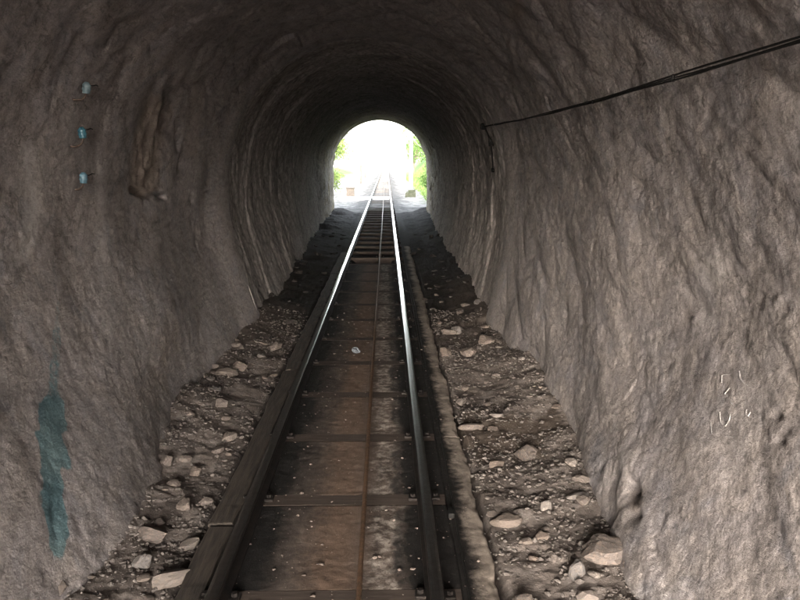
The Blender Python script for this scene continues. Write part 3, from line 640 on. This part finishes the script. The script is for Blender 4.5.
# thin signal wire along the right rail, lying on the slab edge
sw = tag(empty('signal_wire', (0.415, 3.0, SLABTOP)), 'thin black wire lying on the concrete right of the right rail', 'wire')
ys = np.arange(-3.5, 14, 0.07)
tube('wire', [(0.412 - 0.415 + 0.006 * math.sin(y * 1.3), y - 3.0, 0.018 + 0.004 * math.sin(y * 3)) for y in ys], 0.0055, M_cable, sw, 8)
pj = at_z(451, 514, SLABTOP + 0.02)
bm = bmesh.new(); box(bm, (0, 0, 0.022), (0.038, 0.07, 0.034), bev=0.008); box(bm, (0.0, 0.06, 0.02), (0.022, 0.06, 0.022), bev=0.005)
part('joint_clamp', bm_mesh('joint_clamp', bm), M_cable, sw, (pj.x - 0.415, pj.y - 3.0, 0.0))

# small pale scrap on the slab
ps = at_z(356, 350, SLABTOP + 0.02)
bm = bmesh.new(); bmesh.ops.create_icosphere(bm, subdivisions=3, radius=0.045)
for v in bm.verts:
    q = v.co; v.co = Vector((q.x * 0.8, q.y * 1.9, q.z * 0.55)) * (1 + 0.22 * math.sin(q.x * 160 + q.y * 90) + 0.12 * random.uniform(-1, 1))
scr = link('crumpled_scrap', bm_mesh('crumpled_scrap', bm), simple('crumpled_foil', (0.10, 0.11, 0.12), (0.22, 0.23, 0.25), 30, 0.6))
scr.location = (ps.x, ps.y, SLABTOP + 0.018); scr.rotation_euler = (0, 0, 0.3); tag(scr, 'small crumpled grey scrap lying on the slab left of the rope', 'scrap')

# ------------------------------------------------------------------ things fixed to the tunnel walls
bpy.context.view_layer.update()
def hit(px, py, ob=rock):
    d = ray(px, py); ok, p, n, i = ob.ray_cast(CAM, d)
    if not ok: ok, p, n, i = lining.ray_cast(CAM, d)
    if n.dot(d) > 0: n = -n
    return p, n
def ribbon(name, pix, w_, mat, parent):
    pts = []
    for (x0, y0), (x1, y1) in zip(pix[:-1], pix[1:]):
        m_ = max(2, int(math.hypot(x1 - x0, y1 - y0) / 0.8))
        pts += [(x0 + (x1 - x0) * t / m_, y0 + (y1 - y0) * t / m_) for t in range(m_)]
    pts.append(pix[-1]); V = []; Q = []
    P3 = [hit(*p) for p in pts]
    for k, (p, n) in enumerate(P3):
        t = (P3[min(k + 1, len(P3) - 1)][0] - P3[max(k - 1, 0)][0]).normalized(); n0 = Vector((-1, 0, 0)) if p.x > 0 else Vector((1, 0, 0))
        b = t.cross(n0).normalized(); ww = w_ * random.uniform(0.45, 1.2)
        for s_ in (-1, 0, 1): V.append(tuple(p + n0 * (0.005 if s_ == 0 else -0.001) + b * ww * s_))
    for k in range(len(P3) - 1):
        for s_ in (0, 1): a = k * 3 + s_; Q.append((a, a + 1, a + 4, a + 3))
    return link(name, np_mesh(name, np.array(V), np.array(Q)), mat, parent)
for pix in [[(722, 383), (722, 375), (730, 374)], [(739.5, 371), (740.4, 378.4), (745, 384), (751.4, 387)], [(730, 387.6), (725, 394), (728, 397)], [(720, 412), (721, 422.5), (725.7, 426), (730, 419), (730.5, 414)],
            [(746.8, 409.6), (746, 414), (748.6, 416), (750.5, 412)], [(726.6, 436), (735, 437)], [(711, 423), (712, 434)], [(731, 402), (733, 405)]]:
    ribbon('paint_mark', pix, 0.0032, M_paint, rock)

# blue insulators on the left wall
def insulator(px, py, label, bl, tilt):
    p, n = hit(px, py); base = p + Vector((0.055, 0, 0))
    t = tag(empty('wire_insulator', base), label, 'insulator', 'blue insulators on the left wall')
    t.rotation_euler = (0, tilt, 0)
    body = lathe('porcelain_body', [(0.004, -.036), (.022, -.036), (.026, -.030), (.023, -.020), (.029, -.012), (.029, -.002), (.024, .004), (.028, .012), (.027, .022), (.018, .030), (.014, .038), (.004, .040)], bl, t, 18)
    tube('iron_hook', [(-.10, -.02, -.075), (-.07, -.012, -.085), (-.035, 0, -.08), (-.008, 0, -.062), (0, 0, -.03)], 0.006, M_iron, t, 8)
    tube('wire_stub', [(0.015, 0, .018), (0.028, 0.03, 0.020), (0.030, 0.085, .030), (0.026, 0.13, .026)], 0.0035, M_cable, t, 6)
M_blue2 = simple('faded_blue_porcelain', (0.065, 0.10, 0.115), (0.12, 0.16, 0.17), 35, 0.5, 0.4, bump=0.1)
insulator(78, 88, 'faded grey blue insulator, topmost of three on the left rock wall', M_blue2, 0.12)
insulator(74, 133, 'bright blue insulator, middle one of three on the left rock wall', M_blue, -0.1)
insulator(75.5, 178, 'blue insulator with a pale face, lowest of three on the left rock wall', simple('blue_porcelain_worn', (0.03, 0.085, 0.115), (0.10, 0.16, 0.19), 18, 0.45, 0.4, bump=0.1), 0.05)

# power cable along the right wall
A = at_x(800, 36, 1.40); Bp = at_x(484, 126.5, 1.40); dirn = (Bp - A)
cab = tag(empty('wall_cable', (1.40, 3.0, A.z)), 'bundle of black cables strung along the right tunnel wall', 'cable')
A0 = A - dirn * ((A.y + 3.6) / dirn.y)
ts = np.linspace(0, 1, 160)
def cable_pt(t, k):
    p = A0.lerp(Bp, t); sag = 0.045 * math.sin(math.pi * min(1, max(0, (p.y - 2.0) / (Bp.y - 2.0)))) if p.y > 2 else 0
    sp = 0.0095 * (1 - 0.62 * sstep(2.5, 9.0, np.array([p.y]))[0])
    off = [Vector((0, 0, 1)), Vector((0.4, 0, -0.15)), Vector((0, 0, -1.1))][k] * sp
    off += Vector((0, 0, 0.003 * math.sin(p.y * (2.1 + k) + k)))
    return p + off - Vector((0, 0, sag)) - Vector(cab.location)
for k, r_ in enumerate((0.0048, 0.004, 0.0048)): tube('cable_strand', [cable_pt(t, k) for t in ts], r_, M_cable, cab, 8)
for yy in (1.5, 3.9, 5.4, 8.0):
    t = (yy - A0.y) / (Bp.y - A0.y); c = (cable_pt(t, 0) + cable_pt(t, 2)) / 2; hgt = (cable_pt(t, 0) - cable_pt(t, 2)).length
    bm = bmesh.new(); box(bm, (0, 0, 0), (0.014, 0.012, hgt + 0.012), bev=0.003); part('cable_tie', bm_mesh('cable_tie', bm), M_cable, cab, c)
# bracket where the bundle ends, with a lead hanging from it
wp, wn = hit(489, 128)
br = tag(empty('cable_bracket', Bp), 'black iron bracket with a hanging lead where the wall cable ends', 'bracket')
tube('bracket_arm', [(wp.x - Bp.x + 0.08, 0.02, 0.06), (0.02, 0, 0.01), (-0.03, 0, 0.0)], 0.016, M_cable, br, 8)
tube('bracket_stay', [(wp.x - Bp.x + 0.06, 0.0, 0.30), (0.05, 0, 0.16), (0.0, 0, 0.0)], 0.010, M_cable, br, 8)
bm = bmesh.new(); box(bm, (0, 0, 0), (0.09, 0.06, 0.09), bev=0.012); part('clamp_block', bm_mesh('clamp_block', bm), M_cable, br, (0, 0, 0))
e1 = at_y(491, 142, Bp.y) - Bp; e2 = at_y(491.5, 150, Bp.y) - Bp; e3 = at_y(492.7, 170, Bp.y) - Bp
tube('hanging_lead', [(0, 0, 0), tuple(e1), tuple(e2), tuple((e2 + e3) / 2 + Vector((.004, 0, 0))), tuple(e3)], 0.010, M_cable, br, 8)
bm = bmesh.new(); box(bm, tuple(e1), (0.07, 0.05, 0.12), bev=0.015); part('lead_coupling', bm_mesh('lead_coupling', bm), M_cable, br)
lathe('lead_weight', [(0.002, -.03), (.02, -.03), (.024, 0), (.015, .03), (.002, .035)], M_cable, br, 12).location = e3
# pale wire from the bracket out of the tunnel
q = [Bp, at_y(470, 136, 17), at_y(452, 141, 23), at_y(440, 142.2, 27), at_y(431, 142.6, 29.5), at_y(427, 145, 31.5), at_y(421, 147, 33.5), at_y(413, 139, 60)]
P = []
for k in range(len(q) - 1):
    p0, p1, p2, p3 = q[max(k - 1, 0)], q[k], q[k + 1], q[min(k + 2, len(q) - 1)]
    for t in np.linspace(0, 1, 10, endpoint=False):
        P.append(0.5 * ((2 * p1) + (p2 - p0) * t + (2 * p0 - 5 * p1 + 4 * p2 - p3) * t * t + (3 * p1 - p0 - 3 * p2 + p3) * t ** 3))
P.append(q[-1])
ow = tube('overhead_wire', P, 0.014, M_wire, None, 8); tag(ow, 'pale slack wire leaving the tunnel mouth at its right side', 'wire')

# ------------------------------------------------------------------ outside
def ground_h(x, y):
    out = sstep(33, 40, y) + sstep(-6, -12, y)
    bank = sstep(2.3, 6.5, x) * 2.6 + sstep(-3.4, -8, x) * 1.0
    return -0.05 + 0.03 * fbm(x * 0.6, y * 0.6, 301, 3) + out * sstep(260, 120, y) * bank * (y > 0) + 0.02 * fbm(x * 3, y * 3, 303, 2) + 0.10 * sstep(33, 36, y) * sstep(1.25, 0.85, np.abs(x + 0.295))
def build_ground():
    xs = np.concatenate([-np.geomspace(900, 8, 26), np.linspace(-7.6, 8, 66), np.geomspace(8.5, 900, 26)])
    ys = np.concatenate([-np.geomspace(900, 5, 20), np.linspace(-4.2, 31, 8), np.linspace(32, 110, 160), np.geomspace(112, 2500, 40)])
    Y, X = np.meshgrid(ys, xs, indexing='ij'); X = X.ravel(); Y = Y.ravel(); Z = ground_h(X, Y)
    Z = np.where((Y > Y_BACK - 0.3) & (Y < Y_END + 0.2), -0.45, Z)
    grass = np.clip(sstep(1.9, 2.7, X + 0.4 * fbm(X, Y, 305, 3)) + sstep(-4.4, -5.4, X + 0.5 * fbm(X, Y, 307, 3)), 0, 1) * (Y > 30)
    grass = grass * sstep(140, 110, Y)
    bed = sstep(1.5, 1.0, np.abs(X + 0.295) + 0.3 * fbm(X, Y, 309, 3)) * (Y > 30) * sstep(200, 120, Y)
    bed = np.maximum(bed, (Y > 20) * sstep(39, 35.5, Y + 1.5 * fbm(X, Y, 315, 3)))
    pale = np.clip(sstep(130, 170, Y) + (Y < 0), 0, 1)  # ground behind the camera made pale to bounce light into the tunnel
    me = np_mesh('ground', np.stack([X, Y, Z], -1), grid_faces(len(ys), len(xs)), True, dict(grass=grass, bed=bed, pale=pale))
    k = NT('gravel_and_turf', 0.95, 0.2); n = k.noise(2.2, 8, 0.75); b = k.noise(0.8, 5)
    c = k.ramp(n, [(0.34, (0.05, 0.046, 0.041)), (0.5, (0.13, 0.124, 0.115)), (0.66, (0.30, 0.29, 0.275))])
    g = k.ramp(b, [(0.35, (0.035, 0.075, 0.015)), (0.65, (0.08, 0.12, 0.03))])
    c = k.mix(k.math('MULTIPLY', k.attr('bed'), 0.85), c, k.ramp(n, [(0.35, (0.02, 0.019, 0.018)), (0.65, (0.075, 0.07, 0.065))]))
    c = k.mix(k.math('MULTIPLY', k.attr('pale'), 0.85), c, (0.52, 0.50, 0.47))  # also whitens the far ground to stand for glare
    k.color(k.mix(k.attr('grass'), c, g)); k.bump(n, 0.8, 0.04)
    tag(link('ground', me, k.m), kind='structure')
build_ground()
def gh(x, y): return float(ground_h(np.array([x]), np.array([y]))[0])
def build_grass():
    n = 9000; x = np.where(rng.random(n) < 0.65, rng.uniform(2.2, 7, n), rng.uniform(-8, -4.8, n)); y = 34 + 60 * rng.random(n) ** 1.4
    h = rng.uniform(.12, .42, n); z = ground_h(x, y); a = rng.random(n) * 6.28; wd = 0.035
    lx, ly = rng.normal(size=n) * .35 * h, rng.normal(size=n) * .35 * h
    P = np.stack([np.stack([x - wd * np.cos(a), y - wd * np.sin(a), z - .02], -1), np.stack([x + wd * np.cos(a), y + wd * np.sin(a), z - .02], -1), np.stack([x + lx, y + ly, z + h], -1)], 1)
    o = link('grass', np_mesh('grass', P.reshape(-1, 3), np.arange(n * 3).reshape(-1, 3), False), M_grass); tag(o, 'green grass growing on the banks beyond the tunnel mouth', 'grass', kind='stuff')
build_grass()

def concrete_pole(x, y, H, label):
    t = tag(empty('line_pole', (x, y, gh(x, y) - 0.05)), label, 'pole', 'pale poles right of the track outside')
    lathe('shaft', [(0.15, 0), (0.14, 0.5), (0.105, H), (0.06, H + 0.03), (0.002, H + 0.035)], M_pole, t, 12)
    bm = bmesh.new(); box(bm, (0, -0.12, H - 0.55), (1.1, 0.09, 0.10), bev=0.01); part('crossarm', bm_mesh('crossarm', bm), M_pole, t)
    for sx in (-0.45, 0.45): lathe('insulator', [(0.01, 0), (0.05, 0.0), (0.06, 0.05), (0.035, 0.07), (0.05, 0.11), (0.01, 0.14)], M_pole, t, 10).location = (sx, -0.12, H - 0.50)
for px, py, y, H, lb in [(411, 187, 61, 4.7, 'nearest pale concrete pole right of the track beyond the tunnel'), (404.5, 180, 81, 5.0, 'second pale pole right of the track beyond the tunnel'), (401, 176.5, 99, 5.2, 'farthest pale pole right of the track beyond the tunnel')]:
    p = at_y(px, py, y); concrete_pole(p.x, y, H, lb)
def fence_post(px, y, H, label):
    p = at_y(px, 180, y); t = tag(empty('fence_post', (p.x, y, gh(p.x, y) - 0.05)), label, 'post', 'grey posts left of the track outside')
    bm = bmesh.new(); box(bm, (0, 0, H / 2), (0.20, 0.20, H), bev=0.02); part('post_shaft', bm_mesh('post_shaft', bm), M_post, t)
    bm = bmesh.new(); box(bm, (0, 0, H + 0.03), (0.25, 0.25, 0.07), bev=0.02); part('post_cap', bm_mesh('post_cap', bm), M_post, t)
fence_post(361, 74, 1.7, 'nearest grey stone post left of the track beyond the tunnel'); fence_post(365, 98, 1.6, 'middle grey stone post left of the track beyond the tunnel'); fence_post(368.5, 125, 1.6, 'farthest grey stone post left of the track beyond the tunnel')
p = at_y(350.5, 197, 46)
cb = tag(empty('trackside_cabinet', (p.x, 46, gh(p.x, 46) - 0.02)), 'small brownish cabinet beside the track left outside the tunnel', 'cabinet')
bm = bmesh.new(); box(bm, (0, 0, 0.30), (0.46, 0.40, 0.60), bev=0.015); part('cabinet_body', bm_mesh('cabinet_body', bm), M_cab, cb)
bm = bmesh.new(); box(bm, (0, 0, 0.635), (0.54, 0.48, 0.06), bev=0.012); part('cabinet_lid', bm_mesh('cabinet_lid', bm), M_cab, cb)
bm = bmesh.new(); box(bm, (0, -0.206, 0.30), (0.38, 0.012, 0.5), bev=0.004); part('cabinet_door', bm_mesh('cabinet_door', bm), M_cab, cb)
p = at_y(410.5, 194, 47)
bl = tag(empty('stone_block', (p.x, 47, gh(p.x, 47) - 0.03)), 'low mossy stone block beside the track right outside the tunnel', 'block')
bm = bmesh.new(); vv = box(bm, (0, 0, 0.16), (0.62, 0.55, 0.36), bev=0.04, jit=0.05); part('block_base', bm_mesh('block_base', bm), M_block, bl)
bm = bmesh.new(); box(bm, (0.08, 0, 0.40), (0.40, 0.42, 0.15), bev=0.03, jit=0.04); part('block_top', bm_mesh('block_top', bm), M_block, bl)
cr = tag(empty('crossing_plate', (-0.3, 43, 0)), 'pale concrete foot crossing over the track outside the tunnel', 'crossing')
for xa, xb in ((-2.5, RXL - 0.06), (RXL + 0.06, RXR - 0.06)):
    bm = bmesh.new(); box(bm, ((xa + xb) / 2 + 0.3, 0, 0.06), (xb - xa, 1.5, 0.22), bev=0.015); part('crossing_slab', bm_mesh('crossing_slab', bm), M_pole, cr)

def tree(x, y, H, cr_r, cz, leaf, label, n=3500, seed=1, name='tree', cat='tree'):
    g = np.random.default_rng(seed); t = tag(empty(name, (x, y, gh(x, y) - 0.05)), label, cat, 'trees beyond the tunnel')
    tr = [(0, 0, 0), (0.05, 0.03, cz * 0.5), (-0.05, 0.0, cz), (0.1, 0.05, H * 0.85)]
    Vs, Qs = tube_np(tr, [0.05 * cr_r + .05, 0.045 * cr_r + .03, 0.035 * cr_r + .02, 0.02], 8); off = len(Vs); Vl, Ql = [Vs], [Qs]
    for k in range(9):
        a = k * 2.4 + g.random(); e = Vector((math.cos(a) * cr_r * .75, math.sin(a) * cr_r * .75, cz + (H - cz) * g.uniform(.1, .75))); s0 = Vector((0, 0, cz * g.uniform(.6, 1.1)))
        v, q_ = tube_np([s0, s0.lerp(e, .5) + Vector((0, 0, .15 * cr_r)), e], [.03 * cr_r + .01, .02 * cr_r + .008, .008], 6); Vl.append(v); Ql.append(q_ + off); off += len(v)
    link('trunk', np_mesh('trunk', np.vstack(Vl), np.vstack(Ql)), M_bark, t)
    nc = 34; C = g.normal(size=(nc, 3)); C /= np.linalg.norm(C, axis=1)[:, None]; C *= (g.random((nc, 1)) ** 0.4)
    C = C * np.array([cr_r, cr_r, (H - cz) * 0.62]) + np.array([0, 0, (H + cz) / 2]); idx = g.integers(0, nc, n)
    P = C[idx] + g.normal(size=(n, 3)) * cr_r * 0.17; ls = 0.035 * cr_r + 0.045
    U = g.normal(size=(n, 3)); U /= np.linalg.norm(U, axis=1)[:, None]; W = np.cross(U, g.normal(size=(n, 3))); W /= np.linalg.norm(W, axis=1)[:, None]
    Q4 = np.stack([P - U * ls, P + W * ls * .5, P + U * ls, P - W * ls * .5], 1)
    link('crown', np_mesh('crown', Q4.reshape(-1, 3), np.arange(n * 4).reshape(-1, 4), False), leaf, t)
tree(-5.0, 60, 5.6, 1.9, 1.8, M_leaf2, 'pale green leafy tree left of the track beyond the tunnel', 4200, 11)
tree(-6.4, 84, 6.0, 2.4, 1.7, M_leaf2, 'farther light green tree left of the track beyond the tunnel', 3800, 12)
tree(3.9, 70, 5.4, 1.7, 1.2, M_leaf, 'dark green tree on the bank behind the nearest pole', 4200, 13)
tree(3.6, 104, 6.4, 2.0, 1.4, M_leaf, 'green tree on the bank behind the farther poles', 3600, 14)
tree(-3.7, 50, 1.5, 0.8, 0.4, M_leaf2, 'low green bush behind the trackside cabinet', 1500, 15, 'bush', 'bush')
tree(2.9, 50, 1.3, 0.7, 0.35, M_leaf, 'low dark bush behind the mossy block', 1500, 16, 'bush', 'bush')
